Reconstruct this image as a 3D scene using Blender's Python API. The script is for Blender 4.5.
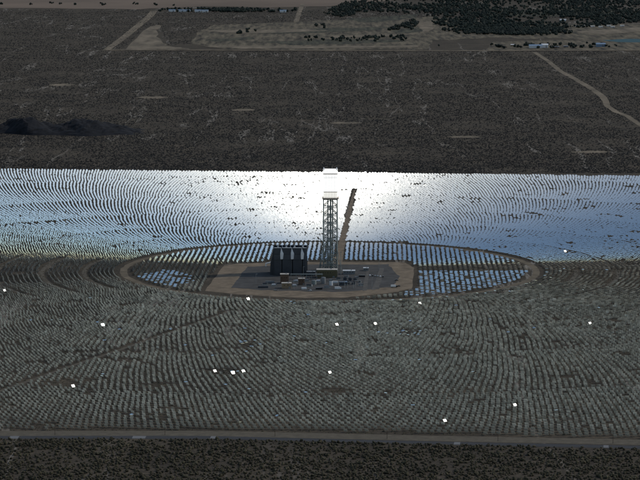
import bpy, math, random
import numpy as np
from mathutils import Matrix, Vector
random.seed(7); rng = np.random.default_rng(7)
R = math.radians
sc = bpy.context.scene
for o in list(bpy.data.objects): bpy.data.objects.remove(o)

# ------------------------------------------------------------------ camera
FPX, CAM_H, PITCH = 2625.0, 531.0, math.atan(343 / 2625)      # focal length in pixels of a 640 wide frame
cam = bpy.data.cameras.new('camera'); cam.sensor_width = 36; cam.lens = 36 * FPX / 640
cam.clip_start = 5; cam.clip_end = 120000
cam_o = bpy.data.objects.new('camera', cam); sc.collection.objects.link(cam_o)
cam_o.location = (0, 0, CAM_H); cam_o.rotation_euler = (math.pi / 2 - PITCH, 0, 0)
sc.camera = cam_o

# ------------------------------------------------------------------ sky, sun, exposure
SUN_AZ, SUN_EL = R(71), R(37)                                  # azimuth to the right of the view direction
S = np.array([math.sin(SUN_AZ) * math.cos(SUN_EL), math.cos(SUN_AZ) * math.cos(SUN_EL), math.sin(SUN_EL)])
w = bpy.data.worlds.new('World'); sc.world = w; w.use_nodes = True
nt = w.node_tree; bg = nt.nodes['Background']
sky = nt.nodes.new('ShaderNodeTexSky'); sky.sky_type = 'NISHITA'; sky.sun_disc = False
sky.sun_elevation = SUN_EL; sky.sun_rotation = SUN_AZ
sky.altitude = 900; sky.air_density = 1.2; sky.dust_density = 1.15; sky.ozone_density = 0.3
nt.links.new(sky.outputs[0], bg.inputs[0]); bg.inputs[1].default_value = 0.15
sun = bpy.data.lights.new('sun', 'SUN'); sun.energy = 2.8; sun.angle = R(0.53); sun.color = (1, .955, .88)
sun_o = bpy.data.objects.new('sun', sun); sc.collection.objects.link(sun_o)
sun_o.rotation_euler = Vector(S).to_track_quat('Z', 'Y').to_euler()
sun_o.location = (600, 3000, 900)
sc.view_settings.view_transform = 'Standard'; sc.view_settings.look = 'None'
sc.view_settings.gamma = 1; sc.view_settings.use_curve_mapping = False
sc.view_settings.exposure = -0.8
sc.cycles.caustics_reflective = True; sc.cycles.blur_glossy = 1.0; sc.cycles.sample_clamp_indirect = 60; sc.cycles.caustics_refractive = False
sc.cycles.max_bounces = 4; sc.cycles.use_denoising = True

# ------------------------------------------------------------------ helpers
def P(px, py, z=0.0):
    """pixel of the 640x480 photograph -> point where that ray meets height z"""
    a = (px - 320) / FPX; b = (240 - py) / FPX
    dy = math.cos(PITCH) + b * math.sin(PITCH); dz = -math.sin(PITCH) + b * math.cos(PITCH)
    t = (z - CAM_H) / dz
    return (a * t, dy * t)

def dist_of_row(py): return P(320, py)[1]

class MB:
    def __init__(self): self.v = []; self.f = []; self.m = []
    def add(self, vs, fs, m=0):
        n = len(self.v); self.v += [tuple(map(float, p)) for p in vs]
        self.f += [tuple(i + n for i in f) for f in fs]; self.m += [m] * len(fs)
    def box(self, c, s, rz=0, m=0, taper=1.0):
        x, y, z = (k / 2 for k in s); ca, sa = math.cos(rz), math.sin(rz); vs = []
        for k in (-1, 1):
            q = taper if k > 0 else 1
            for a, b in ((-1, -1), (1, -1), (1, 1), (-1, 1)):
                u, w_ = a * x * q, b * y * q
                vs.append((c[0] + u * ca - w_ * sa, c[1] + u * sa + w_ * ca, c[2] + k * z))
        self.add(vs, [(3, 2, 1, 0), (4, 5, 6, 7), (0, 1, 5, 4), (1, 2, 6, 5), (2, 3, 7, 6), (3, 0, 4, 7)], m)
    def tube(self, p0, p1, r0, r1=None, n=6, m=0):
        r1 = r0 if r1 is None else r1
        p0, p1 = Vector(p0), Vector(p1); d = (p1 - p0).normalized()
        a = d.orthogonal().normalized(); b = d.cross(a); vs = []
        for p, r in ((p0, r0), (p1, r1)):
            for k in range(n):
                t = 2 * math.pi * (k + .5) / n; vs.append(p + (a * math.cos(t) + b * math.sin(t)) * r)
        fs = [(k, (k + 1) % n, n + (k + 1) % n, n + k) for k in range(n)]
        self.add(vs, fs + [tuple(range(n - 1, -1, -1)), tuple(range(n, 2 * n))], m)
    def prism(self, poly, z0, z1, m=0):
        n = len(poly)
        vs = [(x, y, z0) for x, y in poly] + [(x, y, z1) for x, y in poly]
        self.add(vs, [tuple(range(n - 1, -1, -1)), tuple(range(n, 2 * n))] + [(k, (k + 1) % n, n + (k + 1) % n, n + k) for k in range(n)], m)
    def sheet(self, poly, z, m=0):
        self.add([(x, y, z) for x, y in poly], [tuple(range(len(poly)))], m)
    def mesh(self, name, mats):
        me = bpy.data.meshes.new(name); me.from_pydata(self.v, [], self.f)
        for mt in mats if isinstance(mats, (list, tuple)) else [mats]: me.materials.append(mt)
        if any(self.m): me.polygons.foreach_set('material_index', self.m)
        me.update(); return me
    def build(self, name, mats, parent=None, loc=None):
        return link(name, self.mesh(name, mats), parent, loc)

def link(name, me, parent=None, loc=None):
    o = bpy.data.objects.new(name, me); sc.collection.objects.link(o)
    if parent: o.parent = parent
    if loc is not None: o.location = loc
    return o

def tag(o, label=None, cat=None, group=None, kind=None):
    if label: o['label'] = label
    if cat: o['category'] = cat
    if group: o['group'] = group
    if kind: o['kind'] = kind
    return o

def thing(name, loc, label, cat, group=None, rz=0):
    o = bpy.data.objects.new(name, None); sc.collection.objects.link(o)
    o.location = loc; o.rotation_euler = (0, 0, rz); o.empty_display_size = 1
    return tag(o, label, cat, group)

def copy_tree(o, parent=None):
    c = o.copy(); sc.collection.objects.link(c); c.parent = parent
    for ch in list(o.children): copy_tree(ch, c)
    return c

# ------------------------------------------------------------------ materials
def mat(name, col, rough=.8, metal=0.0, vary=0.0, scale=.1, emit=None, bump=0.0, depth=1.0):
    m = bpy.data.materials.new(name); m.use_nodes = True; t = m.node_tree; b = t.nodes['Principled BSDF']
    b.inputs['Base Color'].default_value = (*col, 1); b.inputs['Roughness'].default_value = rough
    b.inputs['Metallic'].default_value = metal
    if rough > .6: b.inputs['Specular IOR Level'].default_value = .2
    if vary:
        g = t.nodes.new('ShaderNodeNewGeometry'); n = t.nodes.new('ShaderNodeTexNoise')
        n.inputs['Scale'].default_value = scale; n.inputs['Detail'].default_value = 5; n.inputs['Roughness'].default_value = .65
        mp = t.nodes.new('ShaderNodeMapping'); mp.inputs['Scale'].default_value = (1, depth, 1)
        t.links.new(g.outputs['Position'], mp.inputs['Vector']); t.links.new(mp.outputs[0], n.inputs['Vector'])
        r = t.nodes.new('ShaderNodeValToRGB'); e = r.color_ramp.elements
        e[0].position = .3; e[1].position = .7
        e[0].color = (*[c * (1 - vary) for c in col], 1); e[1].color = (*[min(1, c * (1 + vary)) for c in col], 1)
        t.links.new(n.outputs['Fac'], r.inputs[0]); t.links.new(r.outputs[0], b.inputs['Base Color'])
        if bump:
            bp = t.nodes.new('ShaderNodeBump'); bp.inputs['Strength'].default_value = bump; bp.inputs['Distance'].default_value = 1
            t.links.new(n.outputs['Fac'], bp.inputs['Height']); t.links.new(bp.outputs[0], b.inputs['Normal'])
    if emit:
        b.inputs['Emission Color'].default_value = (*col, 1); b.inputs['Emission Strength'].default_value = emit
    return m

def ground_material():
    m = bpy.data.materials.new('desert_soil'); m.use_nodes = True; t = m.node_tree; N = t.nodes; L = t.links
    b = N['Principled BSDF']; b.inputs['Roughness'].default_value = .95; b.inputs['Specular IOR Level'].default_value = .1
    g = N.new('ShaderNodeNewGeometry')
    def noise(scale, detail, rough, vec=None, dist=0.0):
        n = N.new('ShaderNodeTexNoise'); n.inputs['Scale'].default_value = scale; n.inputs['Detail'].default_value = detail
        n.inputs['Roughness'].default_value = rough; n.inputs['Distortion'].default_value = dist
        L.new(vec or g.outputs['Position'], n.inputs['Vector']); return n.outputs['Fac']
    def ramp(fac, *st):
        r = N.new('ShaderNodeValToRGB'); e = r.color_ramp.elements
        while len(e) < len(st): e.new(.5)
        for k, (p, c) in enumerate(st): e[k].position = p; e[k].color = (*c, 1)
        L.new(fac, r.inputs[0]); return r.outputs[0]
    def mix(kind, fac, a, c):
        x = N.new('ShaderNodeMix'); x.data_type = 'RGBA'; x.blend_type = kind
        if isinstance(fac, float): x.inputs[0].default_value = fac
        else: L.new(fac, x.inputs[0])
        L.new(a, x.inputs[6]); L.new(c, x.inputs[7]); return x.outputs[2]
    base = ramp(noise(.012, 6, .6), (.3, (.053, .044, .033)), (.55, (.08, .065, .047)), (.75, (.112, .09, .063)))
    grain = ramp(noise(.16, 4, .75), (.3, (.5, .5, .5)), (.5, (.9, .9, .9)), (.7, (1.5, 1.47, 1.42)))
    c = mix('MULTIPLY', 1.0, base, grain)
    # braided dry washes: thin pale lines where a stretched noise crosses its middle value
    mp = N.new('ShaderNodeMapping'); mp.inputs['Scale'].default_value = (1, .075, 1); mp.inputs['Rotation'].default_value = (0, 0, R(2))
    L.new(g.outputs['Position'], mp.inputs['Vector'])
    f = noise(.0075, 6, .55, mp.outputs[0], .3)
    line = ramp(f, (.49, (0, 0, 0)), (.5, (1, 1, 1)), (.51, (0, 0, 0)))
    gate = ramp(noise(.0021, 2, .5), (.42, (0, 0, 0)), (.56, (.8, .8, .8)))
    fac = N.new('ShaderNodeMath'); fac.operation = 'MULTIPLY'; L.new(line, fac.inputs[0]); L.new(gate, fac.inputs[1])
    pale = N.new('ShaderNodeRGB'); pale.outputs[0].default_value = (.27, .24, .2, 1)
    c = mix('MIX', fac.outputs[0], c, pale.outputs[0])
    L.new(c, b.inputs['Base Color'])
    bp = N.new('ShaderNodeBump'); bp.inputs['Strength'].default_value = .5; bp.inputs['Distance'].default_value = 1.2
    L.new(noise(.25, 3, .6), bp.inputs['Height']); L.new(bp.outputs[0], b.inputs['Normal'])
    return m

M = {}
M['soil'] = ground_material()
M['track'] = mat('packed_dirt', (.19, .147, .1), .95, vary=.38, scale=.06)
M['ring_dirt'] = mat('ring_dirt', (.14, .112, .075), .95, vary=.4, scale=.05)
M['track_dull'] = mat('dull_dirt', (.1, .085, .062), .95, vary=.3, scale=.05)
M['worn'] = mat('worn_gravel', (.1, .093, .083), .95, vary=.35, scale=.08)
M['pad'] = mat('grey_gravel', (.07, .067, .063), .95, vary=.35, scale=.05)
M['asphalt'] = mat('asphalt', (.05, .05, .052), .9, vary=.15, scale=.1)
M['verge'] = mat('sandy_verge', (.115, .097, .07), .95, vary=.25, scale=.12)
M['concrete'] = mat('pale_concrete', (.17, .17, .17), .9, vary=.15, scale=.3)
M['playa'] = mat('playa_silt', (.17, .125, .09), .95, vary=.2, scale=.0015)
M['sand'] = mat('bare_sand', (.165, .132, .09), .95, vary=.5, scale=.02, depth=.25)
M['wash'] = mat('wash_sand', (.17, .15, .12), .95, vary=.5, scale=.03)
M['fair'] = mat('dry_fairway', (.105, .085, .055), .95, vary=.95, scale=.045, depth=.1)
M['lawn'] = mat('watered_lawn', (.055, .05, .03), .9, vary=.9, scale=.05, depth=.1)
M['water'] = mat('pond_water', (.02, .07, .08), .65)
M['rock'] = mat('dark_rock', (.013, .014, .017), .95, vary=.6, scale=.06, bump=.4)
M['shrub'] = mat('creosote_leaves', (.058, .05, .029), .85, vary=.55, scale=.05)
M['shrub_far'] = mat('far_creosote', (.022, .021, .019), .9, vary=.5, scale=.02)
M['tree'] = mat('tree_leaves', (.018, .026, .02), .85, vary=.55, scale=.02)
M['bark'] = mat('tree_bark', (.09, .07, .05), .95)
M['back'] = mat('mirror_back_paint', (.84, .8, .7), .6)
_t = M['back'].node_tree; _g = _t.nodes.new('ShaderNodeNewGeometry'); _r = _t.nodes.new('ShaderNodeValToRGB')
_r.color_ramp.elements[0].color = (.38, .35, .28, 1); _r.color_ramp.elements[1].color = (.98, .92, .77, 1)
_t.links.new(_g.outputs['Random Per Island'], _r.inputs[0]); _t.links.new(_r.outputs[0], _t.nodes['Principled BSDF'].inputs['Base Color'])
M['steel_galv'] = mat('galvanised_steel', (.32, .33, .34), .5, .6)
M['steel_dark'] = mat('green_grey_steel', (.22, .25, .24), .6, .05, vary=.2, scale=.2)
M['steel_mid'] = mat('grey_steel', (.2, .21, .215), .55, .3, vary=.15, scale=.2)
M['wall_dark'] = mat('dark_cladding', (.028, .034, .044), .6, vary=.2, scale=.15)
M['wall_dark2'] = mat('dark_cladding_alt', (.04, .047, .058), .6, vary=.2, scale=.15)
M['pale_metal'] = mat('pale_sheet_metal', (.62, .64, .66), .5, .1, vary=.1, scale=.3)
M['tan_wall'] = mat('tan_cladding', (.26, .19, .12), .8, vary=.15, scale=.3)
M['brown_wall'] = mat('brown_cladding', (.13, .085, .06), .8, vary=.2, scale=.3)
M['olive_wall'] = mat('olive_cladding', (.12, .105, .06), .8, vary=.15, scale=.3)
M['roof_pale'] = mat('pale_roof', (.52, .48, .42), .8, vary=.12, scale=.3)
M['white'] = mat('white_paint', (.75, .75, .74), .45, vary=.06, scale=.5)
M['blue_roof'] = mat('blue_grey_roof', (.2, .28, .38), .6, vary=.1, scale=.1)
M['dark_glass'] = mat('dark_glass', (.01, .012, .015), .1)
M['rubber'] = mat('rubber', (.015, .015, .015), .9)
M['red_paint'] = mat('rust_red_paint', (.2, .06, .04), .5)
M['car_dark'] = mat('dark_car_paint', (.015, .017, .022), .25)
M['car_white'] = mat('white_car_paint', (.7, .7, .7), .25)
M['car_silver'] = mat('silver_car_paint', (.35, .36, .38), .3, .4)
M['wood'] = mat('weathered_pole_wood', (.06, .045, .035), .9)
M['glow'] = mat('beam_lit_receiver_panel', (1, .985, .95), .8, emit=1.5)  # emission stands in for sunlight the mirrors concentrate on the boiler
M['glow_soft'] = mat('spill_lit_shield_panel', (1, .95, .86), .8, emit=1.1)  # emission stands in for mirror light spilling onto the lower shields
M['glow_top'] = mat('spill_lit_top_panel', (1, .975, .94), .8, emit=1.35)  # emission stands in for spilled light on upper shields and shaded top house
M['ledge'] = mat('heat_stained_ledge', (.35, .29, .24), .7, vary=.15, scale=.3)
mm = bpy.data.materials.new('heliostat_mirror'); mm.use_nodes = True
t_ = mm.node_tree; b = t_.nodes['Principled BSDF']; b.inputs['Metallic'].default_value = 1; b.inputs['Roughness'].default_value = .02
b.inputs['Base Color'].default_value = (.83, .91, .88, 1)
dust = t_.nodes.new('ShaderNodeBsdfGlossy'); dust.inputs['Roughness'].default_value = .2; dust.inputs['Color'].default_value = (.9, .9, .88, 1)
mx = t_.nodes.new('ShaderNodeMixShader'); mx.inputs[0].default_value = .03      # dusty glass scatters a little of the sun
t_.links.new(b.outputs[0], mx.inputs[1]); t_.links.new(dust.outputs[0], mx.inputs[2]); t_.links.new(mx.outputs[0], t_.nodes['Material Output'].inputs[0])
M['mirror'] = mm

# ------------------------------------------------------------------ ground and roads (the setting)
g = MB(); g.sheet([(-40000, -20000), (40000, -20000), (40000, 90000), (-40000, 90000)], 0)
tag(g.build('ground', M['soil']), 'dark scrubby desert plain', kind='structure')

TX, TY = P(330, 269.6)                                          # centre of the mirror rings
EDGE = math.tan(R(6))                                           # the field is turned six degrees to the view
YN = dist_of_row(427.0); YF = dist_of_row(173.5)

def near_edge(x, px=430.5):  return dist_of_row(px) + (0 - x) * EDGE
def strip(name, pts, width, mt, z, label, kind='structure', parent=None):
    m = MB(); L_, R_ = [], []
    for k, (x, y) in enumerate(pts):
        a = pts[max(0, k - 1)]; b_ = pts[min(len(pts) - 1, k + 1)]
        dx, dy = b_[0] - a[0], b_[1] - a[1]; l = math.hypot(dx, dy)
        wd = width[k] if isinstance(width, (list, tuple)) else width
        L_.append((x - dy / l * wd / 2, y + dx / l * wd / 2, z)); R_.append((x + dy / l * wd / 2, y - dx / l * wd / 2, z))
    n = len(pts); m.add(L_ + R_, [(k, n + k, n + k + 1, k + 1) for k in range(n - 1)])
    return tag(m.build(name, mt, parent), label, kind=kind)
def ring(name, r0, r1, mt, z, label, n=160, cx=None, cy=None, wob=0.0):
    m = MB(); cx = TX if cx is None else cx; cy = TY if cy is None else cy; A, B = [], []
    for k in range(n):
        t = 2 * math.pi * k / n; q = random.uniform(-wob, wob)
        A.append((cx + (r0 + q) * math.cos(t), cy + (r0 + q) * math.sin(t), z)); q = random.uniform(-wob, wob)
        B.append((cx + (r1 + q) * math.cos(t), cy + (r1 + q) * math.sin(t), z))
    m.add(A + B, [(k, n + k, n + (k + 1) % n, (k + 1) % n) for k in range(n)])
    return tag(m.build(name, mt), label, kind='structure')
RING = 296.0
ring('ring_road', RING - 5, RING + 5, M['ring_dirt'], .06, 'tan dirt ring road around the power block', wob=1.0)
TRACKS = [352, 412, 476]
TRACK_ARCS = [(163, 214), (338, 360)]
# boundary road in front: sandy verge, dark asphalt, pale fords
RPX = (-40, 100, 210, 320, 430, 540, 690)
VERGE = (433.6, 433.4, 433.4, 435.8, 438.3, 440.4, 443.2); ROADR = (437.5, 437.3, 437.4, 440.2, 442.9, 445.2, 448.3)
def edge_line(rows): return [P(np.interp(p, RPX, RPX), np.interp(p, RPX, rows)) for p in range(-40, 700, 20)]
def proj(x, y):
    d = y * math.cos(PITCH) + CAM_H * math.sin(PITCH); v = -y * math.sin(PITCH) + CAM_H * math.cos(PITCH)
    return 320 + FPX * x / d, 240 + FPX * v / d
strip('road_verge', edge_line(VERGE), 26, M['verge'], .04, 'sandy shoulder between mirror field and asphalt road')
strip('road', edge_line(ROADR), 14, M['asphalt'], .08, 'dark asphalt boundary road below the mirror field')
for px, ln in ((14, 9), (139, 13), (213, 5), (457, 6), (606, 5)):
    x, y = P(px, np.interp(px, RPX, ROADR))
    m = MB(); m.box((x, y, .10), (ln, 12, .12), -R(2 if px < 300 else 6)); tag(m.build('road_ford', M['concrete']), 'pale concrete slab across the asphalt boundary road', kind='structure')
for r_ in TRACKS:
    for a0, a1 in TRACK_ARCS:
        strip('ring_track', [(TX + r_ * math.cos(R(a)), TY + r_ * math.sin(R(a))) for a in np.linspace(a0, a1, 24)], 6, M['track_dull'], .05, 'faint dirt track curving between mirror rows')
# radial roads through the field
RADIAL = [([P(338, 262), P(341, 248), P(347, 222), P(354.6, 190)], [13, 11, 9, 3]), ([P(-14, 396), P(60, 370), P(140, 343), P(232, 311)], [6, 6, 6, 6])]
for pts, wd in RADIAL: strip('field_road', pts, wd, M['track'] if wd[0] > 10 else M['track_dull'], .07, 'straight dirt road through the mirror rows')
# power block pad
def rough_edge(poly, amp, n=7):
    out = []
    for k, a in enumerate(poly):
        b_ = poly[(k + 1) % len(poly)]
        for i in range(n):
            t = i / n; out.append((a[0] + (b_[0] - a[0]) * t + random.uniform(-amp, amp), a[1] + (b_[1] - a[1]) * t + random.uniform(-amp, amp) * 2.5))
    return out
pad_t = [P(*q) for q in ((205, 291), (224, 266), (236, 264), (300, 262), (404, 262), (414, 268), (413, 288), (395, 292.5), (345, 297.5), (300, 298), (250, 295.5))]
m = MB(); m.sheet(rough_edge(pad_t, 1.2), .10); tag(m.build('plant_apron', M['track']), 'tan dirt apron around the power block', kind='structure')
pad_g = [P(*q) for q in ((231, 287.5), (247, 267), (300, 264.5), (388, 264.5), (399, 276), (394, 287), (345, 291.8), (300, 291.4), (262, 290))]
m = MB(); m.sheet(rough_edge(pad_g, 1.6), .18); tag(m.build('plant_yard', M['pad']), 'grey gravel yard of the power block', kind='structure')

for poly in (((372, 290), (380, 268), (384, 268), (379, 289)), ((362, 291), (367, 270), (369.5, 270), (367, 290.5)), ((262, 289.5), (300, 290.5), (340, 290.8), (340, 290), (300, 289.6), (262, 288.6))):
    m = MB(); m.sheet(rough_edge([P(*q) for q in poly], .8), .24); tag(m.build('worn_track', M['worn']), 'paler worn vehicle track across the gravel yard', kind='structure')
# far country
def blob(name, poly, mt, z, label, jit=0.0):
    m = MB(); pts = []
    for k, q in enumerate(poly):
        nx = poly[(k + 1) % len(poly)]
        for s in range(6):
            t = s / 6; pts.append(P(q[0] + (nx[0] - q[0]) * t + random.uniform(-jit, jit) * 3, q[1] + (nx[1] - q[1]) * t + random.uniform(-jit, jit)))
    m.sheet(pts, z); return tag(m.build(name, mt), label, kind='structure')
CLEAR = ((152, 97.5, 17), (62, 85, 14), (243, 110, 13), (346, 123, 17), (464, 137, 18), (590, 152, 21))
WINDING = [P(*q) for q in ((534, 52), (548, 61), (560, 71), (575, 79), (592, 89), (603, 97), (606, 102), (607, 106), (616, 112), (627, 116), (640, 125), (662, 138))]
for cx, cy, rx in CLEAR:
    blob('bare_clearing', [(cx - rx, cy), (cx - rx * .5, cy - .9), (cx + rx * .4, cy - 1.2), (cx + rx, cy), (cx + rx * .3, cy + 1.1), (cx - rx * .5, cy + 1.0)], M['sand'], .2, 'pale bare lens of soil in the dark scrub', .25)
blob('dry_lake', [(-40, 8), (60, 8.5), (140, 9), (200, 6.5), (270, 7.5), (330, 6), (430, -3), (430, -14), (-40, -14)], M['playa'], .5, 'pinkish tan dry lake bed beyond the desert', .3)
blob('golf_course', [(190, 44), (196, 33), (214, 25), (245, 24), (290, 22), (335, 20), (430, 17), (520, 24), (660, 24), (660, 41), (500, 38), (432, 40), (428, 50), (300, 50), (230, 49)], M['fair'], .5, 'dry tan and olive golf course', .8)
for poly in ([(240, 33), (330, 28), (390, 27), (380, 30), (300, 34)], [(262, 42), (350, 39), (410, 41), (360, 44), (290, 45)], [(345, 19), (420, 14), (415, 18), (370, 23)], [(470, 16), (560, 8), (640, 12), (560, 17)], [(390, 30), (420, 27), (425, 31), (400, 34)], [(205, 40), (250, 37), (255, 39), (215, 42)]):
    blob('fairway', poly, M['lawn'], .8, 'green watered fairway on the golf course', .4)
for poly in ([(400, 23), (432, 21), (434, 29), (424, 33), (418, 26)], [(575, 32), (660, 26), (660, 30), (600, 35)], [(330, 36), (400, 34.5), (402, 36.5), (335, 38)], [(200, 31), (300, 29), (330, 31), (240, 34)], [(195, 46), (300, 46.5), (420, 45.5), (418, 47.5), (240, 49)]):
    blob('sand_patch', poly, M['sand'], 1.0, 'pale sandy patch on the golf course', .4)
blob('graded_lot', [(124, 50), (148, 27), (160, 25), (156, 36), (168, 46), (190, 49)], M['sand'], .5, 'pale graded lot beside the diagonal road', .7)
blob('works_yard', [(487, 50.5), (492, 42), (560, 40), (660, 41), (660, 50.5)], M['fair'], .6, 'tan yard around far sheds', .3)
blob('pond', [(602, 40.5), (625, 39), (660, 39.5), (660, 42.5), (620, 42.5)], M['water'], .9, 'teal pond beside the far sheds', .15)
strip('far_road', [P(*q) for q in ((106, 50.5), (122, 39), (138, 26), (150, 16), (154, 11))], [26, 30, 32, 34, 34], M['sand'], .7, 'pale dirt road running diagonally toward the dry lake')
strip('far_road', [P(*q) for q in ((108, 50.2), (200, 50.3), (330, 50.8), (480, 51), (660, 50.5))], 42, M['sand'], 1.2, 'thin pale road along the near edge of the golf course')
strip('far_road', WINDING, [16, 16, 18, 20, 20, 20, 18, 16, 16, 15, 14, 14], M['sand'], .4, 'pale gravel road winding down through the dark scrub')
strip('far_road', [P(*q) for q in ((296, 22), (300, 10), (303, 4))], 22, M['sand'], .7, 'pale road leaving the golf course toward the dry lake')

# dark rocky hill on the left
def hill(name, px0, px1, row, hgt, depth, label):
    m = MB(); nx, ny = 70, 26; x0, y0 = P(px0, row); x1, _ = P(px1, row); vs = []
    for j in range(ny + 1):
        for i in range(nx + 1):
            u, v = i / nx, j / ny
            prof = sum(a * math.exp(-((u - c) / s_) ** 2) for a, c, s_ in ((1.0, .405, .09), (.5, .29, .12), (.72, .64, .075), (.68, .74, .08), (.5, .84, .07), (.42, .53, .09)))
            e = max(0, math.sin(math.pi * v)) ** .8 * min(1, u * 6) * min(1, (1 - u) * 7)
            z = hgt * prof * e * (1 + .16 * math.sin(17 * u + 5 * v) + .1 * math.sin(41 * u - 9 * v)) + (2.2 * math.sin(63 * u + 13 * v) + 1.8 * math.sin(97 * u - 21 * v + 2) + random.uniform(-2.4, 2.4)) * e - .6
            vs.append((x0 + (x1 - x0) * u, y0 + depth * v + (1 - v) * (26 * math.sin(7 * u) + 12 * math.sin(23 * u + 1)), z))
    n = nx + 1
    m.add(vs, [(j * n + i, j * n + i + 1, (j + 1) * n + i + 1, (j + 1) * n + i) for j in range(ny) for i in range(nx)])
    tag(m.build(name, M['rock']), label, kind='structure')
hill('rocky_hill', -60, 150, 135, 25, 170, 'low dark rocky hill in the scrub')

# ------------------------------------------------------------------ bulk scatter helpers
def bulk_mesh(name, V, F, mats, mi=None, smooth=False):
    """V (n,3) float, F (m,k) int -> mesh, fast"""
    me = bpy.data.meshes.new(name); k = F.shape[1]
    me.vertices.add(len(V)); me.vertices.foreach_set('co', V.astype(np.float32).ravel())
    me.loops.add(F.size); me.loops.foreach_set('vertex_index', F.astype(np.int32).ravel())
    me.polygons.add(len(F)); me.polygons.foreach_set('loop_start', np.arange(0, F.size, k, dtype=np.int32))
    for mt in mats: me.materials.append(mt)
    if mi is not None: me.polygons.foreach_set('material_index', mi.astype(np.int32))
    me.update(calc_edges=True); me.shade_flat(); return me
phi = (1 + 5 ** .5) / 2
ICO_V = np.array([(-1, phi, 0), (1, phi, 0), (-1, -phi, 0), (1, -phi, 0), (0, -1, phi), (0, 1, phi), (0, -1, -phi), (0, 1, -phi), (phi, 0, -1), (phi, 0, 1), (-phi, 0, -1), (-phi, 0, 1)]) / 1.902
ICO_F = np.array([(0, 11, 5), (0, 5, 1), (0, 1, 7), (0, 7, 10), (0, 10, 11), (1, 5, 9), (5, 11, 4), (11, 10, 2), (10, 7, 6), (7, 1, 8), (3, 9, 4), (3, 4, 2), (3, 2, 6), (3, 6, 8), (3, 8, 9), (4, 9, 5), (2, 4, 11), (6, 2, 10), (8, 6, 7), (9, 8, 1)])
DOME_V = np.array([(1, 0, 0), (.31, .95, 0), (-.81, .59, 0), (-.81, -.59, 0), (.31, -.95, 0), (0, 0, 1.0)])
DOME_F = np.array([(0, 1, 5), (1, 2, 5), (2, 3, 5), (3, 4, 5), (4, 0, 5)])
def scatter(name, xy, r, hz, base_v, base_f, mt, jit=.25, zoff=0.0, z0=None):
    n = len(xy); a = rng.uniform(0, 2 * np.pi, n); ca, sa = np.cos(a), np.sin(a)
    B = base_v[None] * (1 + rng.uniform(-jit, jit, (n, len(base_v), 1)))
    X = (B[..., 0] * ca[:, None] - B[..., 1] * sa[:, None]) * r[:, None] + xy[:, :1]
    Y = (B[..., 0] * sa[:, None] + B[..., 1] * ca[:, None]) * r[:, None] + xy[:, 1:2]
    Z = (B[..., 2] + zoff) * hz[:, None] + (0 if z0 is None else z0[:, None])
    V = np.stack([X, Y, Z], -1).reshape(-1, 3)
    F = (base_f[None] + (np.arange(n) * len(base_v))[:, None, None]).reshape(-1, 3)
    return link(name, bulk_mesh(name, V, F, [mt]))

# ------------------------------------------------------------------ the heliostat field
AIM = np.array([TX, TY - 10, 122.0])
PW, PH, PZ = 4.2, 2.95, 2.3
def on_track(q):
    d = math.degrees(q) % 360
    return any(a <= d <= b_ for a, b_ in TRACK_ARCS)
def layout(step, grow_r):
    pts = []
    # inner field: straight ranks inside the ring road
    a = R(1.5)
    for i in np.arange(-42, 43):
        for j in np.arange(-46, 47):
            u, v = i * 7.2, j * 6.2
            x = u * math.cos(a) + v * math.sin(a); y = -u * math.sin(a) + v * math.cos(a)
            if math.hypot(x, y) < RING - 13: pts.append((TX + x, TY + y, 0))
    # outer field: staggered arcs, re-zoned as they widen
    r = RING + 15; zone_r = r; n = int(2 * math.pi * r / step); k = 0
    while r < 1900:
        if 2 * math.pi * r / n > step * 1.32: n = int(2 * math.pi * r / step); r += 3.0
        t = (np.arange(n) + .5 * (k % 2)) * 2 * math.pi / n
        gap = any(abs(r - q) < 6 for q in TRACKS)
        am = .35 * min(1, (r - RING) / 250)
        wob = lambda q: r + am * (7 * math.sin(11 * q + 1) + 5 * math.sin(29 * q + .004 * r) + 4 * math.sin(53 * q + 2) * math.sin(r * .013))
        pts += [(TX + wob(q) * math.cos(q), TY + wob(q) * math.sin(q), 1) for q in t if not (gap and on_track(q))]
        r += 6.1 + grow_r * min(1, (r - 300) / 850); k += 1
    return np.array(pts)
Ha, Hb = layout(5.3, 3.8), layout(5.7, 6.6); H = np.concatenate([Ha[Ha[:, 1] >= TY - 15], Hb[Hb[:, 1] < TY - 15]])      # denser behind the tower
x, y = H[:, 0], H[:, 1]
hpx, hpy = proj(x, y)
keep = (hpy < np.interp(hpx, RPX, VERGE) - 3.6 + .5 * np.sin(hpx * .05)) & (y < YF - x * EDGE) & (np.abs(x) < 330 / FPX * y + 45)
H = H[keep]
def near_line(pts, q, d):
    out = np.zeros(len(q), bool)
    for (ax, ay), (bx, by) in zip(pts[:-1], pts[1:]):
        ab = np.array([bx - ax, by - ay]); t = np.clip(((q - (ax, ay)) @ ab) / (ab @ ab), 0, 1)
        out |= np.hypot(*(q - (np.array([ax, ay]) + t[:, None] * ab)).T) < d
    return out
def inside(poly, q):
    c = np.zeros(len(q), bool); n = len(poly)
    for k in range(n):
        (ax, ay), (bx, by) = poly[k], poly[(k + 1) % n]
        hit = ((ay > q[:, 1]) != (by > q[:, 1])) & (q[:, 0] < (bx - ax) * (q[:, 1] - ay) / (by - ay + 1e-9) + ax); c ^= hit
    return c
q = H[:, :2]; drop = inside(pad_t, q) | (rng.random(len(q)) < .018)
for pts, wd in RADIAL: drop |= near_line(pts, q, 5.6 if wd[0] > 10 else 5.0)
grow = [(TX + (px - TX) * 1.05, TY + (py - TY) * 1.09) for px, py in pad_t]; drop |= inside(grow, q)
H = H[~drop]
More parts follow.
